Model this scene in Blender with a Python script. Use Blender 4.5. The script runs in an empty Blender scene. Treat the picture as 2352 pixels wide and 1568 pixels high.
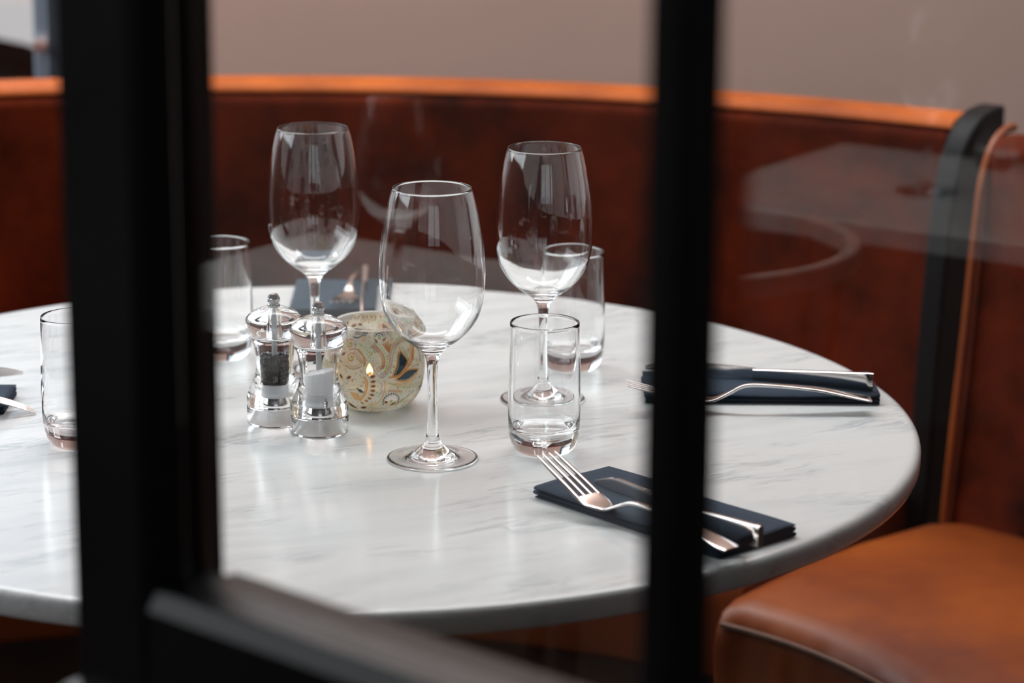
import bpy, bmesh, math, random
import numpy as np
from mathutils import Vector, Matrix
R = math.radians
random.seed(7)
S = bpy.context.scene
COL = S.collection

# ---------------------------------------------------------------- camera
cam_data = bpy.data.cameras.new('camera')
cam = bpy.data.objects.new('camera', cam_data)
COL.objects.link(cam)
PITCH, ROLL = 0.248, -0.0049
cp, sp, cr, sr = math.cos(PITCH), math.sin(PITCH), math.cos(ROLL), math.sin(ROLL)
fw = Vector((0, cp, -sp)); up0 = Vector((0, sp, cp)); rt0 = Vector((1, 0, 0))
rt = rt0 * cr - up0 * sr; up = rt0 * sr + up0 * cr
m4 = Matrix(((rt.x, up.x, -fw.x, 0), (rt.y, up.y, -fw.y, 0), (rt.z, up.z, -fw.z, 1.4079), (0, 0, 0, 1)))
cam.matrix_world = m4
cam_data.sensor_width = 36
cam_data.lens = 6261.76 / 2352 * 36
cam_data.clip_start = 0.05
cam_data.dof.use_dof = True
cam_data.dof.focus_distance = 2.30
cam_data.dof.aperture_fstop = 4.5
S.camera = cam

# ---------------------------------------------------------------- world, light, exposure
w = bpy.data.worlds.new('overcast'); S.world = w; w.use_nodes = True
bg = w.node_tree.nodes['Background']
bg.inputs[0].default_value = (0.80, 0.88, 1.0, 1); bg.inputs[1].default_value = 1.1

def area(name, loc, target, sx, sy, power, col):
    d = bpy.data.lights.new(name, 'AREA'); d.shape = 'RECTANGLE'; d.size = sx; d.size_y = sy
    d.energy = power; d.color = col
    o = bpy.data.objects.new(name, d); COL.objects.link(o)
    o.location = loc
    v = Vector(target) - Vector(loc)
    o.rotation_euler = v.to_track_quat('-Z', 'Y').to_euler()
    return o
area('daylight_left_window', (-3.55, 2.1, 2.45), (-0.2, 2.5, 0.8), 3.1, 1.3, 38, (0.93, 0.97, 1.0))
area('daylight_rear_window', (-1.75, 3.72, 2.05), (-0.5, 2.4, 0.8), 2.1, 1.7, 44, (0.93, 0.97, 1.0))
area('skylight', (0.2, 3.48, 3.15), (0.2, 3.48, 0.0), 3.0, 0.55, 74, (0.97, 0.98, 1.0))
a2 = area('added_light_over_side_tables', (-1.95, .85, 3.15), (-1.95, .85, 0), .9, .9, 8.5, (1.0, 0.93, 0.86)); a2.data.spread = R(70)  # unseen lamp added to brighten the side tables mirrored in the glass
area('added_front_fill', (0.6, -2.8, 2.2), (0, 2.3, 1.0), 2.6, 1.4, 5, (1.0, 0.97, 0.94))  # added weak fill from behind the camera, source unseen
S.view_settings.view_transform = 'Standard'; S.view_settings.look = 'None'
S.view_settings.gamma = 1.0; S.view_settings.use_curve_mapping = False
S.view_settings.exposure = 0.0
S.cycles.max_bounces = 20; S.cycles.transmission_bounces = 20
S.cycles.glossy_bounces = 8; S.cycles.diffuse_bounces = 4; S.cycles.transparent_max_bounces = 16
S.cycles.blur_glossy = 0.05; S.cycles.sample_clamp_indirect = 8

# ---------------------------------------------------------------- materials
def mat(name):
    m = bpy.data.materials.new(name); m.use_nodes = True
    return m, m.node_tree, m.node_tree.nodes['Principled BSDF']
def setp(b, **k):
    for n, v in k.items():
        n = n.replace('_', ' ')
        b.inputs[n].default_value = v
def C4(c): return (c[0], c[1], c[2], 1)
def simple(name, col, rough=0.5, metal=0.0, noise=0.0, nscale=40.0, bump=0.0, spec=0.5, **k):
    m, t, b = mat(name)
    setp(b, Roughness=rough, Metallic=metal, **k); b.inputs['Specular IOR Level'].default_value = spec
    tc = t.nodes.new('ShaderNodeTexCoord'); n = t.nodes.new('ShaderNodeTexNoise')
    n.inputs['Scale'].default_value = nscale; n.inputs['Detail'].default_value = 5
    t.links.new(tc.outputs['Object'], n.inputs['Vector'])
    r = t.nodes.new('ShaderNodeValToRGB')
    r.color_ramp.elements[0].position = 0.3; r.color_ramp.elements[1].position = 0.7
    r.color_ramp.elements[0].color = C4([c * (1 - noise) for c in col])
    r.color_ramp.elements[1].color = C4([min(1, c * (1 + noise)) for c in col])
    t.links.new(n.outputs['Fac'], r.inputs['Fac']); t.links.new(r.outputs['Color'], b.inputs['Base Color'])
    if bump:
        bn = t.nodes.new('ShaderNodeBump'); bn.inputs['Strength'].default_value = bump
        bn.inputs['Distance'].default_value = 0.002
        t.links.new(n.outputs['Fac'], bn.inputs['Height']); t.links.new(bn.outputs['Normal'], b.inputs['Normal'])
    return m
def glass(name, ior=1.5, col=(1, 1, 1), rough=0.0):
    m = bpy.data.materials.new(name); m.use_nodes = True; t = m.node_tree; t.nodes.clear()
    g = t.nodes.new('ShaderNodeBsdfGlass'); g.inputs['IOR'].default_value = ior
    g.inputs['Color'].default_value = C4(col); g.inputs['Roughness'].default_value = rough
    o = t.nodes.new('ShaderNodeOutputMaterial'); t.links.new(g.outputs[0], o.inputs[0])
    return m
def marble():
    m, t, b = mat('white_marble')
    N, L = t.nodes.new, t.links.new
    tc = N('ShaderNodeTexCoord')
    mp = N('ShaderNodeMapping'); mp.inputs['Rotation'].default_value = (0, 0, R(-28))
    L(tc.outputs['Object'], mp.inputs['Vector'])
    # large wobble
    wn = N('ShaderNodeTexNoise'); wn.inputs['Scale'].default_value = 3.5; wn.inputs['Detail'].default_value = 3
    L(mp.outputs[0], wn.inputs['Vector'])
    wm = N('ShaderNodeVectorMath'); wm.operation = 'MULTIPLY_ADD'
    wm.inputs[1].default_value = (0.09, 0.09, 0.09)
    L(wn.outputs['Color'], wm.inputs[0]); L(mp.outputs[0], wm.inputs[2])
    st = N('ShaderNodeMapping'); st.inputs['Scale'].default_value = (3.4, 23, 23)
    L(wm.outputs[0], st.inputs['Vector'])
    n1 = N('ShaderNodeTexNoise'); n1.inputs['Scale'].default_value = 2.3; n1.inputs['Detail'].default_value = 7
    n1.inputs['Roughness'].default_value = 0.62
    L(st.outputs[0], n1.inputs['Vector'])
    a = N('ShaderNodeMath'); a.operation = 'SUBTRACT'; a.inputs[1].default_value = 0.5; L(n1.outputs['Fac'], a.inputs[0])
    ab = N('ShaderNodeMath'); ab.operation = 'ABSOLUTE'; L(a.outputs[0], ab.inputs[0])
    r1 = N('ShaderNodeValToRGB'); r1.color_ramp.elements[0].position = 0.0; r1.color_ramp.elements[0].color = (1, 1, 1, 1)
    r1.color_ramp.elements[1].position = 0.05; r1.color_ramp.elements[1].color = (0, 0, 0, 1)
    L(ab.outputs[0], r1.inputs['Fac'])
    mk = N('ShaderNodeTexNoise'); mk.inputs['Scale'].default_value = 1.3; mk.inputs['Detail'].default_value = 3
    mks = N('ShaderNodeMapping'); mks.inputs['Scale'].default_value = (9, 20, 20); L(mp.outputs[0], mks.inputs['Vector']); L(mks.outputs[0], mk.inputs['Vector'])
    r2 = N('ShaderNodeValToRGB'); r2.color_ramp.elements[0].position = 0.48; r2.color_ramp.elements[0].color = (0, 0, 0, 1)
    r2.color_ramp.elements[1].position = 0.64; r2.color_ramp.elements[1].color = (1, 1, 1, 1)
    L(mk.outputs['Fac'], r2.inputs['Fac'])
    mu = N('ShaderNodeMath'); mu.operation = 'MULTIPLY'; L(r1.outputs['Color'], mu.inputs[0]); L(r2.outputs['Color'], mu.inputs[1])
    # soft grey clouding along the same grain
    n3 = N('ShaderNodeTexNoise'); n3.inputs['Scale'].default_value = 1.6; n3.inputs['Detail'].default_value = 5
    L(st.outputs[0], n3.inputs['Vector'])
    r3 = N('ShaderNodeValToRGB'); r3.color_ramp.elements[0].position = 0.42; r3.color_ramp.elements[0].color = (0, 0, 0, 1)
    r3.color_ramp.elements[1].position = 0.72; r3.color_ramp.elements[1].color = (1, 1, 1, 1)
    L(n3.outputs['Fac'], r3.inputs['Fac'])
    m1 = N('ShaderNodeMix'); m1.data_type = 'RGBA'; m1.inputs['A'].default_value = (0.645, 0.655, 0.648, 1); m1.inputs['B'].default_value = (0.50, 0.53, 0.545, 1)
    c1 = N('ShaderNodeMath'); c1.operation = 'MULTIPLY'; c1.inputs[1].default_value = 0.6; L(r3.outputs['Color'], c1.inputs[0])
    L(c1.outputs[0], m1.inputs['Factor'])
    m2 = N('ShaderNodeMix'); m2.data_type = 'RGBA'; m2.inputs['B'].default_value = (0.20, 0.235, 0.26, 1)
    c2 = N('ShaderNodeMath'); c2.operation = 'MULTIPLY'; c2.inputs[1].default_value = 0.42; L(mu.outputs[0], c2.inputs[0])
    L(c2.outputs[0], m2.inputs['Factor']); L(m1.outputs['Result'], m2.inputs['A'])
    L(m2.outputs['Result'], b.inputs['Base Color'])
    setp(b, Roughness=0.16)
    b.inputs['Specular IOR Level'].default_value = 0.5
    return m
def leather(name, c0, c1, rough, scale, coat=0.0, sheen=0.0, bump=0.25, spec=0.5):
    m, t, b = mat(name); N, L = t.nodes.new, t.links.new
    tc = N('ShaderNodeTexCoord'); n = N('ShaderNodeTexNoise'); n.inputs['Scale'].default_value = scale
    n.inputs['Detail'].default_value = 6; n.inputs['Roughness'].default_value = 0.6
    L(tc.outputs['Object'], n.inputs['Vector'])
    r = N('ShaderNodeValToRGB'); r.color_ramp.elements[0].position = 0.32; r.color_ramp.elements[1].position = 0.68
    r.color_ramp.elements[0].color = C4(c0); r.color_ramp.elements[1].color = C4(c1)
    L(n.outputs['Fac'], r.inputs['Fac']); L(r.outputs['Color'], b.inputs['Base Color'])
    n2 = N('ShaderNodeTexNoise'); n2.inputs['Scale'].default_value = 14; n2.inputs['Detail'].default_value = 8
    L(tc.outputs['Object'], n2.inputs['Vector'])
    bn = N('ShaderNodeBump'); bn.inputs['Strength'].default_value = bump; bn.inputs['Distance'].default_value = 0.006
    L(n2.outputs['Fac'], bn.inputs['Height']); L(bn.outputs['Normal'], b.inputs['Normal'])
    setp(b, Roughness=rough)
    b.inputs['Specular IOR Level'].default_value = spec
    b.inputs['Coat Weight'].default_value = coat; b.inputs['Coat Roughness'].default_value = 0.28
    b.inputs['Sheen Weight'].default_value = sheen
    b.inputs['Sheen Tint'].default_value = (1.0, 0.40, 0.12, 1)
    return m

M_marble = marble()
M_glass = glass('clear_glass', 1.5)
M_pane = glass('window_glass', 1.5, (0.99, 1, 0.995))
M_acryl = glass('clear_acrylic', 1.47)
M_velvet = leather('rust_suede', (0.020, 0.0022, 0.0006), (0.15, 0.017, 0.0018), 0.9, 8, sheen=0.02, spec=0.12)
M_lit_ledge = leather('lit_ledge_tan', (0.30, 0.055, 0.004), (0.50, 0.105, 0.008), 0.6, 9, coat=0.0, spec=0.25)  # brighter tan paints in the light falling on the backrest's top ledge
M_seat = leather('tan_leather', (0.17, 0.028, 0.003), (0.31, 0.065, 0.005), 0.42, 6, coat=0.15, spec=0.4)
M_welt = leather('dark_welt', (0.10, 0.04, 0.02), (0.16, 0.07, 0.035), 0.5, 20)
M_black = simple('black_painted_steel', (0.005, 0.0052, 0.0055), 0.32, 0, 0.2, 30, 0.05, spec=0.17)
M_blackpanel = simple('black_lacquer_panel', (0.004, 0.004, 0.005), 0.5, 0, 0.2, 20, spec=.2)
M_steel = simple('polished_cutlery_steel', (0.66, 0.62, 0.60), 0.13, 1.0, 0.05, 30)
M_chrome = simple('chrome', (0.55, 0.54, 0.54), 0.08, 1.0, 0.04, 30)
M_castiron = simple('black_cast_iron', (0.02, 0.02, 0.02), 0.5, 0.2, 0.2, 30)
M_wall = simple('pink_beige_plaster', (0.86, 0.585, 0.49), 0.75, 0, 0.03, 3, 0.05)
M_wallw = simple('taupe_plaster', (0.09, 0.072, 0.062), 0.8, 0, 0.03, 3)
M_ceil = simple('warm_grey_ceiling', (0.30, 0.27, 0.25), 0.85, 0, 0.03, 3)
M_floor = simple('dark_stained_floor', (0.035, 0.018, 0.012), 0.45, 0, 0.4, 8, 0.1)
M_wframe = simple('blue_grey_window_paint', (0.27, 0.34, 0.42), 0.4, 0, 0.05, 20)
M_reveal = simple('dark_slate_paint', (0.05, 0.065, 0.08), 0.6, 0, 0.05, 20)
M_wax = simple('white_candle_wax', (0.85, 0.78, 0.66), 0.45, 0, 0.02, 20)
M_cup = simple('tealight_aluminium', (0.7, 0.7, 0.7), 0.3, 1.0, 0.03, 40)
M_white = simple('white_ceramic_grinder', (0.80, 0.80, 0.82), 0.45, 0, 0.03, 60)
M_rod = simple('grey_plastic_rod', (0.50, 0.51, 0.52), 0.35, 0, 0.03, 60)
M_pepper = simple('black_peppercorns', (0.018, 0.012, 0.009), 0.7, 0, 0.6, 160, 0.08, spec=0.2)
M_salt = simple('coarse_white_salt', (0.92, 0.92, 0.93), 0.5, 0, 0.03, 300, 0.05)
M_wood = simple('dark_walnut', (0.05, 0.022, 0.014), 0.4, 0, 0.3, 12)
M_asphalt = simple('grey_asphalt', (0.12, 0.12, 0.12), 0.9, 0, 0.2, 60)
M_car = simple('white_car_paint', (0.82, 0.82, 0.82), 0.25, 0, 0.01, 5)
M_tyre = simple('black_tyre_rubber', (0.03, 0.032, 0.03), 0.7, 0, 0.2, 20)
M_rim = simple('grey_alloy', (0.26, 0.28, 0.27), 0.4, 0.6, 0.05, 20)
M_carglass = simple('dark_car_glass', (0.02, 0.025, 0.03), 0.08, 0, 0.05, 5)

def napkin_mat():
    m, t, b = mat('navy_paper_napkin'); N, L = t.nodes.new, t.links.new
    tc = N('ShaderNodeTexCoord'); v = N('ShaderNodeTexVoronoi'); v.inputs['Scale'].default_value = 900
    L(tc.outputs['Object'], v.inputs['Vector'])
    r = N('ShaderNodeValToRGB'); r.color_ramp.elements[0].color = (0.009, 0.018, 0.031, 1); r.color_ramp.elements[1].color = (0.018, 0.034, 0.055, 1)
    L(v.outputs['Distance'], r.inputs['Fac']); L(r.outputs['Color'], b.inputs['Base Color'])
    bn = N('ShaderNodeBump'); bn.inputs['Strength'].default_value = 0.4; bn.inputs['Distance'].default_value = 0.0003
    L(v.outputs['Distance'], bn.inputs['Height']); L(bn.outputs['Normal'], b.inputs['Normal'])
    setp(b, Roughness=0.8); b.inputs['Sheen Weight'].default_value = 0.07; b.inputs['Sheen Tint'].default_value = (0.5, 0.7, 1, 1); b.inputs['Specular IOR Level'].default_value = 0.2
    return m
M_nap = napkin_mat()
def flame_mat():
    m = bpy.data.materials.new('candle_flame'); m.use_nodes = True; t = m.node_tree; t.nodes.clear()
    e = t.nodes.new('ShaderNodeEmission'); e.inputs[0].default_value = (1.0, 0.52, 0.2, 1); e.inputs[1].default_value = 25
    o = t.nodes.new('ShaderNodeOutputMaterial'); t.links.new(e.outputs[0], o.inputs[0]); return m
M_flame = flame_mat()

# ---------------------------------------------------------------- helpers
def link(name, verts, faces, material, parent=None, smooth=True, sharp=35, bevel=None, loc=None, rotz=0):
    me = bpy.data.meshes.new(name); me.from_pydata([tuple(v) for v in verts], [], faces); me.update()
    bm = bmesh.new(); bm.from_mesh(me); bmesh.ops.recalc_face_normals(bm, faces=bm.faces); bm.to_mesh(me); bm.free()
    if material: me.materials.append(material)
    if smooth:
        me.shade_smooth(); me.set_sharp_from_angle(angle=R(sharp))
    o = bpy.data.objects.new(name, me); COL.objects.link(o)
    if parent: o.parent = parent
    if loc: o.location = loc
    o.rotation_euler.z = rotz
    if bevel:
        b = o.modifiers.new('bevel', 'BEVEL'); b.width = bevel[0]; b.segments = bevel[1]; b.limit_method = 'ANGLE'; b.angle_limit = R(40)
        b.harden_normals = False
    return o
def thing(name, label, cat, loc=(0, 0, 0), rotz=0, group=None):
    o = bpy.data.objects.new(name, None); COL.objects.link(o); o.location = loc; o.rotation_euler.z = rotz
    o.empty_display_size = 0.02
    tag(o, label, cat, group); return o
def tag(o, label=None, cat=None, group=None, kind=None):
    if label: o['label'] = label
    if cat: o['category'] = cat
    if group: o['group'] = group
    if kind: o['kind'] = kind
    return o
def copy_tree(o, parent=None):
    c = o.copy(); COL.objects.link(c); c.parent = parent
    for ch in list(o.children): copy_tree(ch, c)
    return c
def box(x0, x1, y0, y1, z0, z1):
    v = [(x0, y0, z0), (x1, y0, z0), (x1, y1, z0), (x0, y1, z0), (x0, y0, z1), (x1, y0, z1), (x1, y1, z1), (x0, y1, z1)]
    f = [(0, 3, 2, 1), (4, 5, 6, 7), (0, 1, 5, 4), (1, 2, 6, 5), (2, 3, 7, 6), (3, 0, 4, 7)]
    return v, f
def merge(*parts):
    V, Fs = [], []
    for v, f in parts:
        k = len(V); V += list(v); Fs += [tuple(i + k for i in q) for q in f]
    return V, Fs
def crspline(P, n=6):
    P = [np.array(p, float) for p in P]; out = []
    for i in range(len(P) - 1):
        p0 = P[max(i - 1, 0)]; p1 = P[i]; p2 = P[i + 1]; p3 = P[min(i + 2, len(P) - 1)]
        for k in range(n):
            t = k / n
            out.append(0.5 * ((2 * p1) + (-p0 + p2) * t + (2 * p0 - 5 * p1 + 4 * p2 - p3) * t * t + (-p0 + 3 * p1 - 3 * p2 + p3) * t ** 3))
    out.append(P[-1]); return [tuple(q) for q in out]
def lathe(prof, n=96):
    V, F, rows = [], [], []
    for r, z in prof:
        if r < 1e-6:
            rows.append([len(V)]); V.append((0, 0, z))
        else:
            rows.append(list(range(len(V), len(V) + n)))
            V += [(r * math.cos(2 * math.pi * k / n), r * math.sin(2 * math.pi * k / n), z) for k in range(n)]
    for a, b in zip(rows[:-1], rows[1:]):
        for k in range(n):
            j = (k + 1) % n
            if len(a) == 1 and len(b) == 1: continue
            if len(a) == 1: F.append((a[0], b[k], b[j]))
            elif len(b) == 1: F.append((a[k], a[j], b[0]))
            else: F.append((a[k], a[j], b[j], b[k]))
    return V, F
def lathe_closed(prof, n=96):
    # ring-shaped solid: profile loop that never touches the axis
    V, F = [], []; m = len(prof)
    for r, z in prof: V += [(r * math.cos(2 * math.pi * k / n), r * math.sin(2 * math.pi * k / n), z) for k in range(n)]
    for i in range(m):
        for k in range(n):
            j = (k + 1) % n; a = i * n; b = ((i + 1) % m) * n
            F.append((a + k, a + j, b + j, b + k))
    return V, F
def tube(path, r, n=10, closed=False):
    P = [Vector(p) for p in path]; V, F = [], []; m = len(P); prev = None
    for i, p in enumerate(P):
        a = P[(i - 1) % m] if (closed or i > 0) else p; b = P[(i + 1) % m] if (closed or i < m - 1) else p
        t = (b - a).normalized(); ref = Vector((0, 0, 1)) if abs(t.z) < 0.9 else Vector((1, 0, 0))
        if prev is not None: ref = prev
        u = (ref - t * ref.dot(t)).normalized(); v = t.cross(u); prev = u
        rr = r[i] if isinstance(r, (list, tuple)) else r
        V += [p + u * (rr * math.cos(2 * math.pi * k / n)) + v * (rr * math.sin(2 * math.pi * k / n)) for k in range(n)]
    for i in range(m if closed else m - 1):
        for k in range(n):
            j = (k + 1) % n; a = i * n; b = ((i + 1) % m) * n
            F.append((a + k, a + j, b + j, b + k))
    if not closed:
        F.append(tuple(range(n - 1, -1, -1))); F.append(tuple((m - 1) * n + k for k in range(n)))
    return V, F
def loft(rings, cap=True, closed_ring=True):
    V, F = [], []; n = len(rings[0])
    for r in rings: V += [tuple(p) for p in r]
    for i in range(len(rings) - 1):
        for k in range(n if closed_ring else n - 1):
            j = (k + 1) % n
            F.append((i * n + k, i * n + j, (i + 1) * n + j, (i + 1) * n + k))
    if cap:
        F.append(tuple(range(n - 1, -1, -1))); F.append(tuple((len(rings) - 1) * n + k for k in range(n)))
    return V, F
def struct(name, vf, m, label=None, bevel=None, parent=None, smooth=False):
    o = link(name, vf[0], vf[1], m, parent, smooth=smooth, bevel=bevel)
    if not parent:
        tag(o, label, name.split('_')[0], None, 'structure')
    return o

# ================================================================ the room
WB = 3.78   # inner face of the back wall
struct('floor', box(-3.6, 3.4, -3.0, WB + .3, -0.1, 0.0), M_floor, 'dark stained floor under the banquettes')
struct('ceiling', merge(box(-3.6, 3.4, -3.0, 2.95, 3.2, 3.3), box(-3.6, -1.35, 2.95, WB + .3, 3.2, 3.3), box(1.75, 3.4, 2.95, WB + .3, 3.2, 3.3)), M_ceil, 'warm grey ceiling above the tables')
# back wall with the rear window opening x -2.6..-0.62, z 0.15..2.9
struct('wall_back', merge(box(-0.57, 3.4, WB, WB + .25, 0, 3.2), box(-3.6, -2.7, WB, WB + .25, 0, 3.2),
                          box(-2.7, -0.57, WB, WB + .25, 0, 0.1), box(-2.7, -0.57, WB, WB + .25, 2.9, 3.2)), M_wall,
       'pink beige plastered wall behind the round banquette')
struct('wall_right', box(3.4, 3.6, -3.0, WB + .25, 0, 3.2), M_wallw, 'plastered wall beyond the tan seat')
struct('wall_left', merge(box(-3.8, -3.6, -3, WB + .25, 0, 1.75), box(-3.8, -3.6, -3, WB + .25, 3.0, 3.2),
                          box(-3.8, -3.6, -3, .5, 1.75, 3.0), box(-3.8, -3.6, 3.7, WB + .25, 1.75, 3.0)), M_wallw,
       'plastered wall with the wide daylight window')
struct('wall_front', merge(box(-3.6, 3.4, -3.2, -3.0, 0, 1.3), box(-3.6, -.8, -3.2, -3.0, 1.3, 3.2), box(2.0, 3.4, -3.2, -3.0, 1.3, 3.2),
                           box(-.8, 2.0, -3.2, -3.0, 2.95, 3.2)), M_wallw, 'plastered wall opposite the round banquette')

# rear window: blue grey frame, panes, small catch
wr = thing('window_2', 'blue grey framed street window behind the banquette, white car outside', 'window', (-1.65, WB + .04, 0.1)); wr['kind'] = 'structure'; 
def bxl(x0, x1, y0, y1, z0, z1): return box(x0, x1, y0, y1, z0, z1)
link('window_frame', *merge(bxl(.980, 1.004, -.03, .03, 0, 2.8), bxl(-1.05, -0.98, -.03, .03, 0, 2.8), bxl(-.98, .98, -.03, .03, 0, .06),
                            bxl(-.98, .98, -.03, .03, 2.74, 2.8), bxl(-.02, .02, -.03, .03, .06, 2.74)), M_wframe, wr, smooth=False, bevel=(.003, 2))
link('reveal', *bxl(1.004, 1.08, -.035, .08, 0, 2.8), M_reveal, wr, smooth=False)['label'] = 'dark slate window reveal'
link('window_pane', *bxl(-.98, -.02, -.003, .003, .06, 2.74), M_pane, wr, smooth=False)
link('window_pane', *bxl(.02, .98, -.003, .003, .06, 2.74), M_pane, wr, smooth=False)
cv = lathe([(0, 0), (.008, 0), (.009, .004), (.006, .010), (.010, .016), (.009, .022), (0, .024)], 24)
k_ = link('catch_knob', [(x, -z, y) for x, y, z in cv[0]], cv[1], simple('brass_catch', (.7, .5, .45), .3, .6, .05), wr)
k_.location = (.992, -.03, .773)
struct('ground', box(-12, 12, WB + .3, 16, -0.12, -0.02), M_asphalt, 'grey street outside the rear window')

# ---------------------------------------------------------------- car in the street
car = thing('car', 'white car with a grey rimmed wheel parked in the street outside the window', 'car', (-1.02, 4.95, -0.02))
def car_body():
    prof = [(-.85, .28), (-.95, .45), (-.93, .85), (-.80, .98), (-.35, 1.40), (.25, 1.48), (1.3, 1.46), (1.95, 1.02), (2.9, .90), (3.25, .70), (3.28, .35), (3.2, .25)]
    def arch(cx, a0=0, a1=180): return [(cx + .43 * math.cos(R(a)), .32 + .43 * math.sin(R(a))) for a in range(a0, a1 + 1, 12)]
    low = arch(2.45) + [(2.0, .22), (.5, .22)] + arch(0.0) + [(-.42, .28)]
    pts = prof + low
    rings = []
    for y, s in ((0, .97), (.06, 1.0), (1.6, 1.0), (1.66, .97)):
        rings.append([(x * 1.0, y + max(0, (z - .95)) * (.35 if y < .8 else -.35), z) for x, z in pts])
    return loft(rings)
link('body', *car_body(), M_car, car, sharp=30)
link('side_window', [(-.45, .145, 1.05), (.5, .145, 1.05), (.5, .17, 1.38), (-.25, .17, 1.36)] + [(-.45, .155, 1.05), (.5, .155, 1.05), (.5, .18, 1.38), (-.25, .18, 1.36)],
     [(0, 1, 2, 3), (7, 6, 5, 4), (0, 4, 5, 1), (1, 5, 6, 2), (2, 6, 7, 3), (3, 7, 4, 0)], M_carglass, car, smooth=False).location = (0, -.13, 0)
for cx in (0.0, 2.45):
    tv = lathe_closed([(.22, 0), (.30, -.01), (.33, .02), (.335, .06), (.335, .14), (.33, .19), (.30, .21), (.22, .20)], 64)
    ty = link('wheel', [(x + cx, z + .02, y + .33) for x, y, z in tv[0]], tv[1], M_tyre, car)
    rv = lathe([(0, .03), (.05, .02), (.06, .05), (.17, .07), (.205, .03), (.222, .02), (.222, .12), (0, .12)], 64)
    link('wheel_rim', [(x + cx, z + .03, y + .33) for x, y, z in rv[0]], rv[1], M_rim, ty)
    wl = lathe([(0, .22), (.36, .22), (.40, .24), (0, .26)], 40)
    link('wheel_arch_liner', [(x + cx, z, y + .33) for x, y, z in wl[0]], wl[1], M_tyre, car)

# ================================================================ steel framed glazed screen in front (window_1)
FO = Vector((.068, 1.12, 0)); FU = Vector((-.7453, .6667, 0)); FV = Vector((.6667, .7453, 0))
win = thing('window_1', 'black steel framed glazed screen in front of the marble table', 'window', (FO.x, FO.y, 0)); win['kind'] = 'structure'
def fp(s, d, z): return FU * s + FV * d + Vector((0, 0, z))
def vert_member(name, poly, z0, z1, bev=.0012):
    rings = [[fp(s, d, z0) for s, d in poly], [fp(s, d, z1) for s, d in poly]]
    return link(name, *loft(rings), M_black, win, smooth=False, bevel=(bev, 2))
def horiz_member(name, poly, s0, s1, m=M_black):
    rings = [[fp(s0, d, z) for d, z in poly], [fp(s1, d, z) for d, z in poly]]
    return link(name, *loft(rings), m, win, smooth=False, bevel=(.0012, 2))
vert_member('stile', [(.4075, .002), (.405, 0), (.351, 0), (.3475, .0045), (.3475, .020), (.3450, .021), (.3420, .038), (.3445, .0445), (.356, .0445), (.356, .065), (.4075, .065)], 0.86, 2.4)
horiz_member('bottom_rail', [(.002, .872), (0, .874), (0, .9188), (.0062, .9294), (.0238, .9312), (.0445, .9312), (.0445, .925), (.065, .925), (.065, .872)], .3475, -1.3)
vert_member('mullion', [(.0168, .0015), (.0153, 0), (-.0005, 0), (-.002, .0015), (-.002, .031), (.0168, .031)], .935, 2.4)
vert_member('stile', [(-.45, 0), (-.50, 0), (-.50, .07), (-.44, .07), (-.44, .03)], 0.935, 2.4)
horiz_member('sill', [(-.018, .845), (-.016, .858), (-.009, .864), (.072, .872), (.072, .84), (-.018, .84)], .410, -1.3)
horiz_member('kick_panel', [(.004, 0), (.004, .842), (.06, .842), (.06, 0)], .4075, -1.3)
for a, b in ((.3440, .0166), (-.0018, -.4498)):
    link('glass_pane', *loft([[fp(a, .0245, .9308), fp(a, .0285, .9308), fp(a, .0285, 2.4), fp(a, .0245, 2.4)],
                               [fp(b, .0245, .9308), fp(b, .0285, .9308), fp(b, .0285, 2.4), fp(b, .0245, 2.4)]]), M_pane, win, smooth=False)
horiz_member('top_rail', [(0, 2.4), (0, 2.47), (.07, 2.47), (.07, 2.4)], .4075, -1.3)

# ================================================================ round marble table
TC = (-.1627, 2.3299); TR = .5180; TZ = .75
tbl = thing('pedestal_table', 'large round white marble table laid for lunch inside the curved banquette', 'table', (TC[0], TC[1], 0))
tp = [(0, TZ - .0215), (TR - .014, TZ - .0215), (TR - .0080, TZ - .0215), (TR - .004, TZ - .0210), (TR - .0015, TZ - .0195), (TR - .0003, TZ - .017), (TR, TZ - .013), (TR, TZ - .0075),
      (TR - .0006, TZ - .0045), (TR - .002, TZ - .0022), (TR - .0045, TZ - .0006), (TR - .0075, TZ), (TR - .011, TZ), (TR - .05, TZ), (0, TZ)]
tv_, tf_ = lathe(tp, 256)
tv_ = [(x * k, y * k, z) for x, y, z in tv_ for k in [1 + (.0051 * math.cos(2 * math.atan2(y, x)) - .0101 * math.sin(2 * math.atan2(y, x))) * (math.hypot(x, y) / TR)]]
link('tabletop', tv_, tf_, M_marble, tbl, sharp=60)
link('column', *lathe([(0, .03), (.06, .03), (.045, .06), (.035, .10), (.035, .66), (.05, .70), (.16, .71), (.16, TZ - .0216), (0, TZ - .0216)], 64), M_castiron, tbl)
link('base', *lathe([(0, 0), (.26, 0), (.265, .008), (.25, .018), (.08, .032), (0, .034)], 96), M_castiron, tbl)

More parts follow.
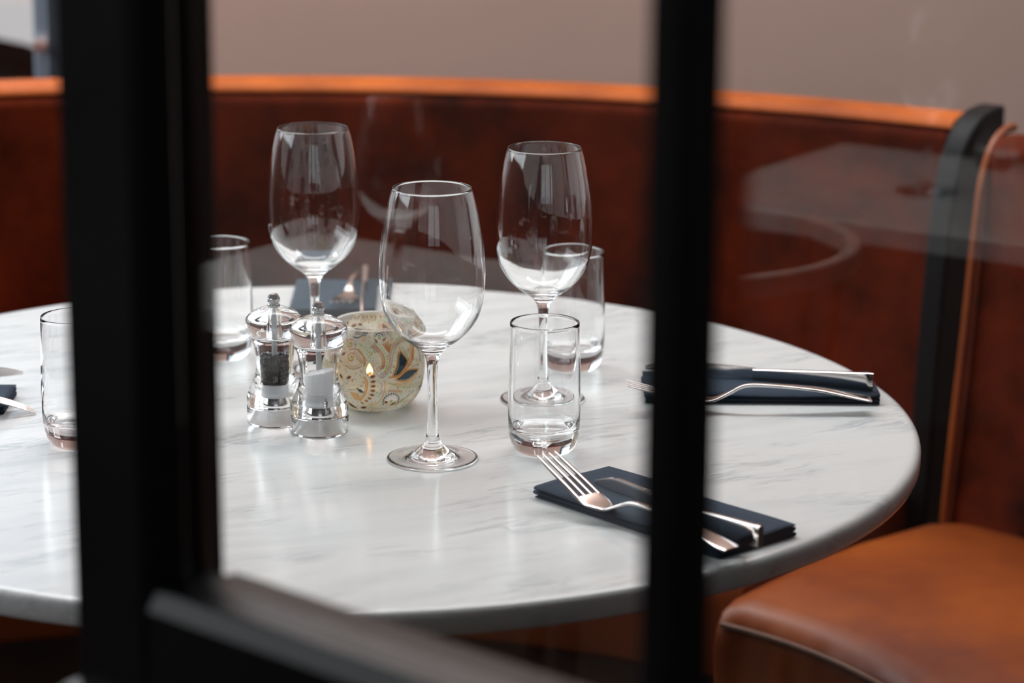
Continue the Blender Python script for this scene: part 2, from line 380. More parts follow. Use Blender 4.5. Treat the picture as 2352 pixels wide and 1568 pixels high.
# ================================================================ curved banquettes
def sweep(cx, cy, a0, a1, prof, n=60, wob=None):
    rings = []
    for i in range(n + 1):
        a = R(a0 + (a1 - a0) * i / n)
        rings.append([(cx + r * math.sin(a), cy + r * math.cos(a), z) for r, z in prof])
    return loft(rings)
def back_prof(rb, rt_, ro, z0=.40, zt=.885):
    p = [(rb, z0), (rb + (rt_ - rb) * .5, .62)]
    r0 = (ro - rt_) / 2; cx_ = rt_ + r0
    p += [(cx_ - r0 * math.cos(R(a)), zt - r0 * .55 + r0 * .55 * math.sin(R(a))) for a in range(0, 181, 15)]
    p += [(ro, z0)]
    return p
def ledge_prof(ri, ro, zb=.871, zt=.884):
    c = (ri + ro) / 2; h = (ro - ri) / 2
    return [(ri, zb)] + [(c - h * math.cos(R(a)), zb + (zt - zb) * math.sin(R(a))) for a in range(15, 166, 15)] + [(ro, zb)]
def seat_prof(ri, ro, zt=.45, zb=.31):
    return [(ri + .012, zb), (ri, zb + .03), (ri - .002, zt - .05), (ri + .001, zt - .022), (ri + .012, zt - .006), (ri + .035, zt + .001),
            (ri + .15, zt + .007), (ri + (ro - ri) * .6, zt + .006), (ro - .05, zt), (ro, zt - .01), (ro, zb)]
# banquette behind the table
bq = thing('banquette', 'long curved rust suede banquette against the back wall, behind the marble table', 'banquette', (0, 0, 0))
BC = (-.28, 2.025)
link('backrest', *sweep(*BC, -34, 35.3, back_prof(1.315, 1.364, 1.443, zt=.876), 90), M_velvet, bq, sharp=50, bevel=(.006, 2))
link('lit_ledge', *sweep(*BC, -34, 35.3, ledge_prof(1.370, 1.445), 90), M_lit_ledge, bq, sharp=50)['label'] = 'backrest top ledge, light painted in as brighter tan'
link('seat', *sweep(*BC, -34, 35.3, seat_prof(.93, 1.34), 90), M_seat, bq, sharp=50, bevel=(.008, 2))['label'] = 'smooth tan leather seat'
link('plinth', *sweep(*BC, -34, 35.3, [(.98, 0), (.98, .31), (1.44, .31), (1.44, 0)], 60), M_wood, bq, smooth=False)
def end_panel():
    side = [(1.290, .10)] + crspline([(1.290, .45), (1.308, .68), (1.324, .79), (1.342, .842), (1.368, .874), (1.40, .889), (1.446, .892)], 6) + [(1.446, .10)]
    rings = [[(BC[0] + r * math.sin(R(a)) , BC[1] + r * math.cos(R(a)), z) for r, z in side] for a in (35.35, 36.6)]
    return loft(rings)
link('end_panel', *end_panel(), M_blackpanel, bq, smooth=False, bevel=(.004, 3))['label'] = 'black end panel'
# banquette on the right
bq2 = thing('banquette', 'tan leather seated curved banquette in the right corner, past the black end panel', 'banquette', (0, 0, 0))
AC = (-.057, 2.295)
link('backrest', *sweep(*AC, 38.6, 112, back_prof(.889, .945, 1.02, .42, .880), 70), M_velvet, bq2, sharp=50, bevel=(.02, 4))
ep = [(AC[0] + r * math.sin(R(38.75)), AC[1] + r * math.cos(R(38.75)), z) for r, z in crspline([(.888, .44), (.901, .55), (.916, .66), (.932, .79), (.941, .835), (.958, .866), (.982, .881), (1.005, .884)], 5)]
link('edge_piping', *tube(ep, .0055, 10), M_seat, bq2)['label'] = 'tan leather edge piping'
def cushion():
    prof = seat_prof(.472, .905, .45, .27); rings = []; n = 84; a0, a1 = 34.7, 112
    for i in range(n + 1):
        a = a0 + (a1 - a0) * i / n
        e = math.radians(a - a0) * .6
        sh = .022 * max(0, 1 - e / .03) ** 2
        row = []
        for r, z in prof:
            zz = z - sh * .35 if z > .4 else z
            # soft creases on the front face near the free end
            if r < .49 and z < .405: r += .0022 * math.sin(a * .62 + z * 34) + .0011 * math.sin(a * 1.37 - z * 52 + 1)
            ar = a + 3.7 * (r - .473) / .419 * max(0, 1 - (a - a0) / 40)
            row.append((AC[0] + r * math.sin(R(ar)), AC[1] + r * math.cos(R(ar)), zz))
        rings.append(row)
    return loft(rings)
link('seat', *cushion(), M_seat, bq2, sharp=60, bevel=(.012, 4))['label'] = 'smooth tan leather seat'
def arcpts(r, z, a0, a1, n=60): return [(AC[0] + r * math.sin(R(a0 + (a1 - a0) * i / n)), AC[1] + r * math.cos(R(a0 + (a1 - a0) * i / n)), z) for i in range(n + 1)]
for zz_, rr_ in ((.4285, .0034),):
    end = []
    link('piping', *tube(end + arcpts(.4705, zz_, 36.0, 112), rr_, 8), M_welt, bq2)
link('plinth', *sweep(*AC, 40, 112, [(.53, 0), (.53, .27), (1.0, .27), (1.0, 0)], 60), M_wood, bq2, smooth=False)

# ================================================================ glassware
wine_out = [(.0, .0016), (.020, .0012), (.0345, .0), (.0372, .0004), (.0380, .0012), (.0375, .0019), (.030, .0026), (.020, .0046), (.0125, .0092), (.0080, .0140), (.0056, .0200), (.0046, .0300),
            (.0040, .050), (.0040, .066), (.0044, .078), (.0054, .0865), (.0082, .0925), (.0125, .0966), (.0215, .1030), (.0310, .1120), (.0390, .1245), (.0428, .1395), (.0440, .1550), (.0438, .168),
            (.0424, .185), (.0395, .2040), (.0357, .2215), (.0326, .2310)]
wine_in = [(.0317, .2312), (.0348, .2215), (.0386, .2040), (.0415, .185), (.0429, .168), (.0431, .155), (.0419, .1400), (.0381, .1262), (.0300, .1140), (.0205, .1052), (.0110, .1010), (.0, .1000)]
WP = crspline(wine_out, 3) + [(.0324, .2316), (.0320, .2316)] + crspline(wine_in, 3)
wv = lathe(WP, 112)
def wine_glass(x, y, label, rz=0, group='wine glasses on the marble table', z=TZ, first=[None]):
    if first[0] is None:
        o = link('wine_glass', *wv, M_glass, sharp=80); first[0] = o
    else:
        o = first[0].copy(); COL.objects.link(o)
    o.location = (x, y, z + .0002); o.rotation_euler.z = rz
    tag(o, label, 'wine glass', group); return o
wine_glass(-.065, 2.1963, 'empty stemmed wine glass standing nearest, in front of the patterned candle bowl')
wine_glass(-.1832, 2.4817, 'empty stemmed wine glass standing behind the pepper mill and salt mill')
wine_glass(.0292, 2.3849, 'empty stemmed wine glass behind the two tumblers, right of the candle bowl')
tumb = crspline([(.0, .0), (.0205, .0), (.0235, .0007), (.0268, .0042), (.0293, .012), (.0305, .024), (.0308, .043), (.0305, .068), (.0298, .093), (.0292, .1115)], 4) + [(.0288, .1121), (.0283, .1119)] + \
    crspline([(.0281, .1110), (.0288, .093), (.0295, .068), (.0297, .043), (.0290, .028), (.0268, .0215), (.020, .0182), (.0, .0172)], 4)
tvv = lathe(tumb, 112)
def tumbler(x, y, label, group='tumblers on the marble table', z=TZ, first=[None]):
    if first[0] is None:
        o = link('tumbler', *tvv, M_glass, sharp=80); first[0] = o
    else:
        o = first[0].copy(); COL.objects.link(o)
    o.location = (x, y, z + .0002); tag(o, label, 'tumbler', group); return o
tumbler(.0287, 2.2255, 'clear straight tumbler standing beside the fork tines on the right')
tumbler(.0581, 2.5037, 'clear tumbler standing behind the wine glass on the right of the table')
tumbler(-.2779, 2.5387, 'clear tumbler left of the pepper mill, half hidden by the black stile')
tumbler(-.3692, 2.2376, 'clear tumbler at the left end of the table, beside the leftmost fork')

# ================================================================ mills
def mill(x, y, label, salt):
    t = thing('salt_mill' if salt else 'pepper_mill', label, 'salt mill' if salt else 'pepper mill', (x, y, TZ + .0002), 0, 'clear acrylic mills')
    s = 1.0
    # clear skirt ring at the foot
    link('base_ring', *lathe_closed([(.0248, 0), (.0251, .001), (.0251, .0145), (.0245, .0152), (.0225, .0152), (.0222, .013), (.0228, .001)], 96), M_acryl, t, sharp=60)
    outer = crspline([(.0246, .0162), (.0251, .0190), (.0249, .0240), (.0232, .0275), (.0226, .0300), (.0212, .0335), (.0190, .0385), (.0172, .0450), (.0166, .0520), (.0170, .0600), (.0182, .0680), (.0197, .0735)], 4)
    body = [(.0152, .0162)] + outer + [(.0208, .0745), (.0208, .0765), (.0190, .0770), (.0135, .0770), (.0133, .070), (.0133, .0165)]
    link('body', *lathe_closed(body, 96), M_acryl, t, sharp=50)
    cap = [(.0045, .0785), (.0195, .0782), (.0212, .0790), (.0214, .0805), (.0240, .0835), (.0251, .0880), (.0250, .0915), (.0243, .0935), (.0228, .0955), (.0185, .0990), (.0130, .1016), (.0075, .1028), (.0030, .1030), (.0030, .0985), (.0045, .0950)]
    link('cap', *lathe_closed(cap, 96), M_acryl, t, sharp=40)
    link('gasket', *lathe_closed([(.0200, .0770), (.0213, .0771), (.0213, .0780), (.0200, .0780)], 96), simple('white_gasket', (.8, .8, .8), .4), t, sharp=60)
    kn = [(.0, .1146), (.0036, .1146), (.0053, .1112), (.0055, .1104), (.0055, .1078), (.0050, .1072), (.0042, .1068), (.0042, .1062), (.0052, .1056), (.0054, .1050), (.0054, .1036), (.0050, .1031), (.0, .1031)]
    kv, kf = lathe(kn, 10 * 8)
    kv2 = []
    for (vx, vy, vz) in kv:
        a = math.atan2(vy, vx); rr = math.hypot(vx, vy)
        if vz > .1108:                                   # facetted crown
            seg = math.pi / 4; b = (a % seg) - seg / 2; rr *= math.cos(seg / 2) / math.cos(b) * 1.03
        elif (.1078 < vz < .1105) or (.1036 <= vz <= .1050): rr *= 1 + .025 * (1 if int(round(a / (2 * math.pi / 80))) % 2 else -1)
        kv2.append((rr * math.cos(a), rr * math.sin(a), vz))
    link('knob', kv2, kf, M_chrome, t, sharp=12)['label'] = 'chrome top knob'
    link('shaft', *lathe([(0, .046), (.0024, .046), (.0024, .1030), (0, .1030)], 24), M_rod, t)
    link('grinder', *lathe([(0, .022), (.0126, .022), (.0129, .024), (.0129, .0325), (.0120, .0340), (0, .0340)], 48), M_white, t, sharp=50)['label'] = 'white ceramic grinder'
    bv = lathe([(0, .017), (.011, .017), (.011, .0212), (0, .0212)], 32)
    link('grinder_base', *bv, M_chrome, t)
    if salt:
        g = merge(tube([(.006 + .0012 * math.cos(k * .9), -.0130 + .0012 * math.sin(k * .9), .0215 + k * .00022) for k in range(36)], .00035, 6), tube([(.006, -.0130, .019), (.006, -.0130, .0315)], .0007, 8))
        link('spring', *g, M_chrome, t)
        rnd = random.Random(3)
        V, F = lathe([(0, .0342), (.0128, .0342), (.0129, .046), (.0129, .053), (.0110, .0545), (.006, .0555), (0, .056)], 72)
        V = [(vx * (1 + rnd.uniform(-.02, .01)), vy * (1 + rnd.uniform(-.02, .01)), vz + (vx * .22 - vy * .1 if vz > .05 else 0) + rnd.uniform(-.0005, .0005)) for vx, vy, vz in V]
        parts = [(V, F)]
        for _ in range(240):
            a = rnd.uniform(0, 6.283); q = .0124 * math.sqrt(rnd.random()); sz = rnd.uniform(.0004, .0009)
            px, py = q * math.cos(a), q * math.sin(a); pz = .0548 + px * .22 - py * .1 - (q / .0129) ** 2 * .0012
            parts.append(([(px + dx * sz, py + dy * sz, pz + dz * sz * .8) for dx, dy, dz in ((1, .2, 0), (-.3, 1, .1), (-1, -.4, 0), (.3, -1, 0), (0, 0, 1), (0, 0, -1))],
                          [(0, 1, 4), (1, 2, 4), (2, 3, 4), (3, 0, 4), (1, 0, 5), (2, 1, 5), (3, 2, 5), (0, 3, 5)]))
        o = link('salt', *merge(*parts), M_salt, t, smooth=False); o['kind'] = 'stuff'; o['label'] = 'coarse white salt'
    else:
        bm = bmesh.new(); bmesh.ops.create_icosphere(bm, subdivisions=2, radius=1)
        bv_ = [v.co.copy() for v in bm.verts]; bf_ = [tuple(v.index for v in f.verts) for f in bm.faces]; bm.free()
        rnd = random.Random(5); parts = []
        lv = .0358
        while lv < .0605:
            for ring_r, cnt in ((.0112, 22), (.0078, 15), (.0042, 8)):
                ph = rnd.uniform(0, 6)
                for k in range(cnt):
                    if lv > .057 and rnd.random() < .25: continue
                    a = ph + 2 * math.pi * k / cnt; r0 = rnd.uniform(.00155, .00195); q = ring_r + rnd.uniform(-.0004, .0003)
                    c = Vector((q * math.cos(a), q * math.sin(a), lv + rnd.uniform(-.0005, .0005)))
                    parts.append(([c + v * (r0 * (1 + .10 * math.sin(7 * v.x + k) * math.cos(6 * v.y))) for v in bv_], bf_))
            lv += .0027
        o = link('peppercorns', *merge(*parts), M_pepper, t, sharp=180); o['kind'] = 'stuff'; o['label'] = 'black whole peppercorns'
    return t
mill(-.2064, 2.3112, 'clear acrylic mill filled with black peppercorns, behind the salt mill', False)
mill(-.1655, 2.2801, 'clear acrylic mill filled with coarse white salt, beside the candle bowl', True)

# ================================================================ patterned candle bowl
CBX, CBY = -.1219, 2.3629
bowl = thing('candle_holder', 'round glass candle bowl painted with gold, green and teal paisley', 'candle holder', (CBX, CBY, TZ + .0002))
NU, NV = 1000, 300
HZ, RE = 78.0, 45.0          # mm height, mm equator radius
UU, VV = np.meshgrid((np.arange(NU) / NU - .5) * 2 * math.pi * RE, np.linspace(0, HZ, NV))
colr = np.zeros((NV, NU, 4)); colr[..., :3] = (.60, .57, .44); colr[..., 3] = .80
gn = np.random.RandomState(4)
for _ in range(260):     # soft cream / mint washes
    cu, cv_, rr = gn.uniform(-141, 141), gn.uniform(0, 78), gn.uniform(2, 7)
    d = ((UU - cu) ** 2 + (VV - cv_) ** 2) / rr ** 2; k = np.exp(-d)[..., None] * .6
    c = np.array([(.62, .60, .50), (.45, .54, .36), (.62, .46, .26), (.52, .56, .50)][gn.randint(4)])
    colr[..., :3] = colr[..., :3] * (1 - k) + c * k
GOLD, GOLD2 = (.42, .16, .02), (.52, .27, .08); TEAL = (.012, .035, .055); GREEN = (.20, .42, .02); DGREEN = (.02, .12, .07); GREY = (.28, .21, .20); BRN = (.18, .08, .02)
def paint(mask, c, a=.97):
    mask = np.clip(mask, 0, 1)[..., None]
    colr[..., :3] = colr[..., :3] * (1 - mask) + np.array(c) * mask
    colr[..., 3:] = colr[..., 3:] * (1 - mask) + a * mask
def win_(u0, u1, v0, v1):
    j0 = int((u0 / (2 * math.pi * RE) + .5) * NU) - 2; j1 = int((u1 / (2 * math.pi * RE) + .5) * NU) + 3
    i0 = int(v0 / HZ * (NV - 1)) - 2; i1 = int(v1 / HZ * (NV - 1)) + 3
    return slice(max(i0, 0), min(i1, NV)), slice(max(j0, 0), min(j1, NU))
def paint_w(sl, mask, c, a=.97):
    mask = np.clip(mask, 0, 1)[..., None]
    sub = colr[sl]; sub[..., :3] = sub[..., :3] * (1 - mask) + np.array(c) * mask
    sub[..., 3:] = sub[..., 3:] * (1 - mask) + a * mask
AA = .22
def dot(u, v, r, c):
    sl = win_(u - r - 1, u + r + 1, v - r - 1, v + r + 1)
    if UU[sl].size == 0: return
    paint_w(sl, (r - np.hypot(UU[sl] - u, VV[sl] - v)) / AA + .5, c)
def stroke(pts, wd, c, sm=5):
    pts = crspline(pts, sm) if sm > 1 and len(pts) > 2 else pts
    for (a, b), (c2, d2) in zip(pts[:-1], pts[1:]):
        sl = win_(min(a, c2) - wd - 1, max(a, c2) + wd + 1, min(b, d2) - wd - 1, max(b, d2) + wd + 1)
        u, v = UU[sl], VV[sl]
        if u.size == 0: continue
        dx, dy = c2 - a, d2 - b; L2 = dx * dx + dy * dy + 1e-9
        t_ = np.clip(((u - a) * dx + (v - b) * dy) / L2, 0, 1)
        d = np.hypot(u - a - t_ * dx, v - b - t_ * dy)
        paint_w(sl, (wd / 2 - d) / AA + .5, c)
def poly(pts, c, border=None, bw=.9):
    P = crspline(list(pts) + [pts[0]], 4); xs = [p[0] for p in P]; ys = [p[1] for p in P]
    sl = win_(min(xs) - 1, max(xs) + 1, min(ys) - 1, max(ys) + 1); u, v = UU[sl], VV[sl]
    ins = np.zeros(u.shape, bool)
    for (x1, y1), (x2, y2) in zip(P[:-1], P[1:]):
        if y1 == y2: continue
        cnd = ((v >= min(y1, y2)) & (v < max(y1, y2)))
        xi = x1 + (v - y1) * (x2 - x1) / (y2 - y1); ins ^= cnd & (u < xi)
    paint_w(sl, ins.astype(float), c)
    if border: stroke(P, bw, border, 1)
def spiral(u, v, r, c, turns=1.6, wd=.7, ph=0, flip=1):
    pts = [(u + flip * r * (1 - k / 30 * .85) * math.cos(ph + k / 30 * turns * 6.283), v + r * (1 - k / 30 * .85) * math.sin(ph + k / 30 * turns * 6.283)) for k in range(31)]
    stroke(pts, wd, c, 1)
def almond(u, v, L, W, ang, c=TEAL, border=GOLD):
    ca, sa = math.cos(ang), math.sin(ang); pts = []
    for k in range(12):
        t_ = k / 12 * 6.283; x = L / 2 * math.cos(t_); y = W / 2 * math.sin(t_) * abs(math.sin(t_)) ** .4
        pts.append((u + x * ca - y * sa, v + x * sa + y * ca))
    poly(pts, c, border, .7)
def dots(pts, r, c, step=None):
    if step:
        P = crspline(pts, 12); acc = 0; last = P[0]; dot(*last, r, c)
        for p in P[1:]:
            acc += math.hypot(p[0] - last[0], p[1] - last[1]); last = p
            if acc >= step: dot(p[0], p[1], r, c); acc = 0
    else:
        for p in pts: dot(p[0], p[1], r, c)
def off(pts, d):
    out = []
    for i, p in enumerate(pts):
        a = pts[max(i - 1, 0)]; b = pts[min(i + 1, len(pts) - 1)]; dx, dy = b[0] - a[0], b[1] - a[1]; l = math.hypot(dx, dy) + 1e-9
        out.append((p[0] - dy / l * d, p[1] + dx / l * d))
    return out
def paisley(u, v, s, ph, fl):
    def T(x, y): x *= fl * s; y *= s; return (u + x * math.cos(ph) - y * math.sin(ph), v + x * math.sin(ph) + y * math.cos(ph))
    body = [T(*p) for p in ((0, 9), (-2.5, 6), (-4, 2), (-4.5, -3), (-3, -7), (1, -9), (5, -7), (6.5, -3), (5.5, 1), (2.5, 4))]
    outl = body + [body[0]]
    stroke(off(outl, -2.0 * s), .8, GOLD2, 3); dots(off(outl, -3.4 * s), .42, DGREEN, 1.5); stroke(off(outl, -4.6 * s), .5, GREY, 3)
    poly(body, TEAL, GOLD, 1.1); dots([T(*p) for p in ((-.6, 5), (-2.2, 1), (-2.4, -3), (-.6, -6), (2, -7))], .28, (.8, .8, .7), 1.1)
    spiral(*T(10, 6), 3.2 * s, GOLD, ph=ph); dot(*T(10, 6), .9, GREEN)
    for k in range(7): stroke([T(-9, -6 + k * 2.4), T(-12 - (k % 2), -4.5 + k * 2.4)], .8, GOLD)
    dots([T(-7.5, 10), T(-4, 13), T(1, 13.5), T(6, 12)], .7, GREEN, 1.9)
    almond(*T(0, -14), 5 * s, 2.6 * s, ph); almond(*T(6, -13), 4 * s, 2.2 * s, ph + .7)
# far side and shoulders first
rndp = random.Random(11)
for u, v, s, ph, fl in ((80, 44, 1.15, .3, 1), (112, 30, 1.0, 2.6, -1), (132, 58, .9, -.4, 1), (-70, 46, 1.1, -.3, -1), (-98, 28, 1.0, .5, 1), (-122, 50, 1.1, 2.9, 1), (60, 20, .8, 1.2, 1), (-52, 20, .8, -1.2, -1), (96, 62, .8, 1.0, -1), (-100, 64, .8, -2, 1)):
    paisley(u, v, s, ph, fl)
for _ in range(120):
    u = rndp.uniform(-140, 140); v = rndp.uniform(3, 76)
    if -34 < u < 52: continue
    q = rndp.random()
    if q < .35: dots([(u, v), (u + 4, v + 2), (u + 8, v + 1)], .55, rndp.choice([GREEN, DGREEN, TEAL]), 1.5)
    elif q < .6: spiral(u, v, rndp.uniform(1.8, 3.4), rndp.choice([GOLD, GOLD2, GREY]), ph=rndp.uniform(0, 6))
    elif q < .8: almond(u, v, 4, 2.2, rndp.uniform(0, 3))
    else: stroke([(u, v), (u + 3, v + 4), (u + 7, v + 5)], 1.0, GOLD)
for k in range(60):   # scallops inside the shoulder, seen over the rim at the back
    u = -141 + k * 4.7
    if -30 < u < 48: continue
    spiral(u, 73, 1.9, GOLD, .6, .7, 0); dot(u, 72.2, .7, TEAL)
# front pattern
arch = [(35.7, 67.4), (32.2, 68.2), (25.5, 66.6), (19.2, 62.3), (16.5, 56.4), (16.1, 50.2), (13.7, 44.3), (13.0, 40.8)]
stroke(arch, 1.0, GOLD2); stroke(off(arch, 1.3), .5, GREY); stroke(off(arch, -1.6), .5, GREY)
for k, p in enumerate(crspline(arch, 5)[::2]): stroke([p, (p[0] + 1.3, p[1] - .5)], .35, GREY)
dots([(27.9, 65.8), (23.9, 63.1), (21.6, 60.0), (19.6, 56.4), (18.8, 52.1), (17.7, 47.4), (15.7, 42.7)], .48, DGREEN, 1.5)
dots([(30.5, 62.5), (32.6, 58.4), (34.9, 54.5), (36.1, 50.2)], .48, DGREEN, 1.5)
A_ = [(28.3, 59.6), (24.7, 56.4), (23.9, 52.1), (22.4, 46.6), (18.8, 38.4), (24.7, 38.4), (29.8, 42.3), (33.8, 46.6), (34.9, 50.6), (31.8, 54.9)]
B_ = [(21.2, 34.9), (25.9, 37.6), (32.2, 41.2), (38.1, 41.9), (49.1, 39.6), (44.4, 36.1), (38.5, 33.3), (32.6, 31.7), (25.9, 32.5)]
poly(A_, TEAL, GOLD2, 1.5); poly(B_, TEAL, GOLD2, 1.5)
stroke([(15.9, 37.4), (23.2, 37.6), (31.2, 41.9), (36.3, 45.9)], 1.3, GOLD)
dots([(27.5, 57.2), (25.6, 54), (25.3, 49.5), (23.6, 44.6), (21, 39.9)], .26, (.8, .8, .7), .85)
dots([(26, 33.9), (32.6, 33.1), (38.5, 34.7), (43.5, 37.3)], .26, (.8, .8, .7), .85)
stroke([(21, 31), (30, 29.5), (40, 31.5), (48, 36)], 1.2, GOLD2); dots([(18, 31.5), (26, 27.8), (36, 28.5), (46, 32)], .35, BRN, 1.4)
for t0 in np.linspace(0, 1, 12):
    x = 14.9 + 18.5 * t0; y = 32.9 - 8.6 * t0 + 2.2 * t0 ** 2; stroke([(x, y), (x + .5, y - 1.7)], .45, (.25, .25, .05))
stroke([(14.9, 32.9), (20.8, 29.4), (26.7, 27.4), (33.4, 26.5)], .7, (.35, .38, .08))
zz = [(15.3 + k * 1.15, 24.6 - .2 * k + (1.3 if k % 2 else -1.0)) for k in range(13)]; stroke(zz, .7, GOLD, 1)
for k, (x, y) in enumerate(crspline([(3.5, 66.2), (7.9, 61.9), (11.0, 56.8), (11.8, 51.3), (10.6, 46.3)], 4)): stroke([(x, y), (x - 2.6, y - 1.8 + .2 * k / 4)], .9, GOLD)
stroke([(3.5, 66.6), (7.9, 61.9), (11.0, 56.8), (11.8, 51.3), (10.6, 46.3)], 1.0, GOLD)
for k in range(5):
    stroke([(.2 + k * 1.1, 64.8 - .1 * k), (3 + k * 1.0, 59.5 + .2 * k)], .6, GOLD if k % 2 else BRN); stroke([(3 + k * 1.0, 58), (3.6 + k * .9, 49.5)], .35, (.3, .3, .12))
dots([(7.9, 66.2), (9.4, 63.5), (11.4, 61.5), (12.6, 58.8), (13.7, 56.4), (13.7, 53.7), (13.3, 51.0), (13.0, 47.8), (12.6, 45.5), (11.8, 43.5)], .75, GREEN)
dots([(-16.1, 66.2), (-13.0, 66.6), (-11, 65.9), (-9.8, 65.1), (-7.1, 63.9), (-4.7, 61.5), (-2.4, 60.0), (-0.8, 57.2), (26.3, 69.8), (29.4, 70.9), (32.6, 71.3), (36.5, 70.9), (39.2, 70.6)], .8, GREEN)
dots([(-13.7, 53.7), (-10.2, 51.3), (-7.1, 50.2), (5.5, 34.5), (5.5, 29.4), (4.7, 23.9), (28, 20), (31, 25), (34, 22), (38, 27)], .7, GREEN)
dots([(-2, 63.6), (1, 66), (3, 68)], .5, TEAL, 1.4); dots([(-1.4, 55), (-1.6, 50), (-.6, 45)], .42, DGREEN, 1.5); dots([(1.4, 55), (1.1, 50)], .42, DGREEN, 1.5)
for (u, v, r) in ((-22.4, 65.8, 4.2), (-19.2, 54.5, 4.2)):
    spiral(u, v, r, GOLD, 1.4, 1.0, 1.0); dot(u + .3, v, 1.1, GREEN)
spiral(-8.2, 70.9, 2.6, GOLD2, 1.8, .6); stroke([(-22, 61), (-15, 62), (-9, 58), (-6, 51), (-7, 48)], 1.1, GOLD)
for k in range(8): stroke([(-16 + k * 1.2, 60.5 - k * 1.1), (-18 + k * 1.3, 57.5 - k * 1.1)], .8, GOLD); stroke([(-14 + k * 1.2, 61.5 - k * 1.1), (-11.4 + k * 1.0, 62 - k * 1.3)], .8, GOLD)
stroke([(-24, 50), (-20, 47.5), (-15, 47.6), (-10, 50)], .6, GOLD2); stroke([(-25, 47), (-20, 44.6), (-14, 45), (-9, 48)], .5, BRN)
for k in range(9): stroke([(-23.6 + k * 1.5, 47.6 - .8 * math.sin(k * .4)), (-23.4 + k * 1.5, 45.5 - .8 * math.sin(k * .4))], .4, BRN)
spiral(-7.5, 75.2, 2.6, TEAL, 1.6, 1.1); stroke([(-10, 74), (-15, 71.5), (-20, 72)], 1.1, TEAL)
for k in range(6): stroke([(-19 + k * 1.6, 74), (-18 + k * 1.6, 76.2)], .8, TEAL)
spiral(6.7, 45.1, 3.0, GREY, 1.5, .8); spiral(9.8, 40.4, 3.0, GREY, 1.5, .8, 2, -1); stroke([(1, 46), (4, 42), (7, 38), (10, 37.4)], .7, GREY)
dot(7.9, 72.5, 1.9, DGREEN); dot(7.9, 72.5, 1.2, GREEN)
for k in range(9): a = math.pi * (k + .5) / 9; dot(7.9 + 4.0 * math.cos(a), 72.7 + 2.9 * math.sin(a), .75, TEAL)
stroke([(2, 71), (3, 75.5), (8, 77.2), (13, 75.5), (14.5, 71.5)], .7, BRN); almond(4.3, 69.4, 4.2, 2.0, -1.0); almond(12.6, 70.4, 4.4, 2.2, .5)
for p in ((11.0, 66.6), (13.3, 67.2), (15.8, 67.8), (18.6, 66.2)): stroke([(16.1, 59.8), p], 1.5, GOLD)
stroke([(19, 76.5), (22, 71.5), (24, 69.5)], .5, GREY); dots([(17.5, 76), (20, 72), (22, 69)], .5, TEAL, 1.6); dots([(25, 77), (27, 73)], .5, TEAL, 1.6); stroke([(29, 76.5), (29.5, 73), (32, 70)], .5, GREY)
dots([(20.5, 77), (22.6, 74), (25, 71)], .45, GOLD, 1.4); dots([(31, 76), (33, 73)], .45, GOLD, 1.4)
for (u, v, L_, W_, a_) in ((-27.9, 56.8, 4.6, 2.4, .6), (-29.4, 36.5, 4.6, 2.4, -.9), (-21.2, 36.5, 5, 2.6, .5), (-2.0, 41.2, 4.8, 2.4, .6), (.8, 38.6, 4.6, 2.5, .4), (1.2, 34.1, 4.4, 2.2, .15), (1.2, 29.8, 4.4, 2.3, .1),
                           (.8, 25.5, 4.2, 2.2, 0), (0, 21.4, 4.0, 2.0, -.1), (-2.4, 18.0, 3.4, 1.7, -.15), (-5.5, 15.3, 3.2, 1.6, -.3), (-10.2, 12.9, 2.8, 1.4, -.5), (13.7, 13.7, 3, 3, 0), (21.6, 11.0, 6.2, 2.0, .35), (-9.8, 7.8, 7.2, 2.6, .2)):
    almond(u, v, L_, W_, a_)
cres = [(-6.3, 38.4), (-4.0, 34.1), (-4.2, 28.6), (-6.6, 21.2), (-11.8, 15.3)]
stroke(cres, 1.6, GOLD2); stroke(off(cres, -1.6), .6, GOLD); dots(off(cres, 1.4), .4, (.85, .75, .6), 1.5)
dots([(-28, 34), (-24, 30), (-22, 34)], .5, DGREEN, 1.5); dots([(-22, 25), (-16, 26), (-11, 29)], .5, DGREEN, 1.6); dots([(-29, 27), (-27, 20), (-25, 15)], .55, TEAL, 2.0)
for k in range(4): stroke([(-14 + k * 1.2, 27 - k * .2), (-10.8 + k * 1.0, 23.6)], .8, TEAL)
for k in range(8): stroke([(-21 + k * .5, 23 - k * 1.0), (-13 + k * .3, 22 - k * .9)], .8, GOLD2)
poly([(-26.3, 12.9), (-25.9, 8.6), (-22.0, 6.4), (-17.1, 5.7), (-21.2, 9.6)], TEAL, GOLD2, .8)
dot(18.8, 14.1, 1.1, GREEN)
for k in range(13): a = -.15 + math.pi * 1.15 * k / 12; dot(18.8 + 8.2 * math.cos(a), 14.0 + 7.6 * math.sin(a), .85, TEAL)
for k in range(7): a = .2 + math.pi * .85 * k / 6; stroke([(18.8 + 2.6 * math.cos(a), 14.3 + 2.2 * math.sin(a)), (18.8 + 6.0 * math.cos(a), 14.3 + 5.4 * math.sin(a))], 1.1, (.75, .75, .78))
tw = [(35.7, 44.7), (40.0, 49.4), (42.0, 55.7), (44.9, 61.1), (45.7, 66.7)]
stroke(tw, 1.0, GOLD)
for p in crspline(tw, 3): stroke([p, (p[0] + 3.6, p[1] + 3.4)], 1.1, GOLD); stroke([p, (p[0] - 2.6, p[1] + 3.8)], .9, GOLD)
dots([(40, 43.5), (46, 44), (52, 44)], .5, DGREEN, 1.4); dots([(46, 62), (51, 58), (54, 52), (53, 46)], .9, DGREEN, 1.6)
for k in range(9): stroke([(34 + k * 2.2, 24 - k * .2), (36.5 + k * 2.2, 27 + (k % 3))], .8, GOLD if k % 2 else GREEN)
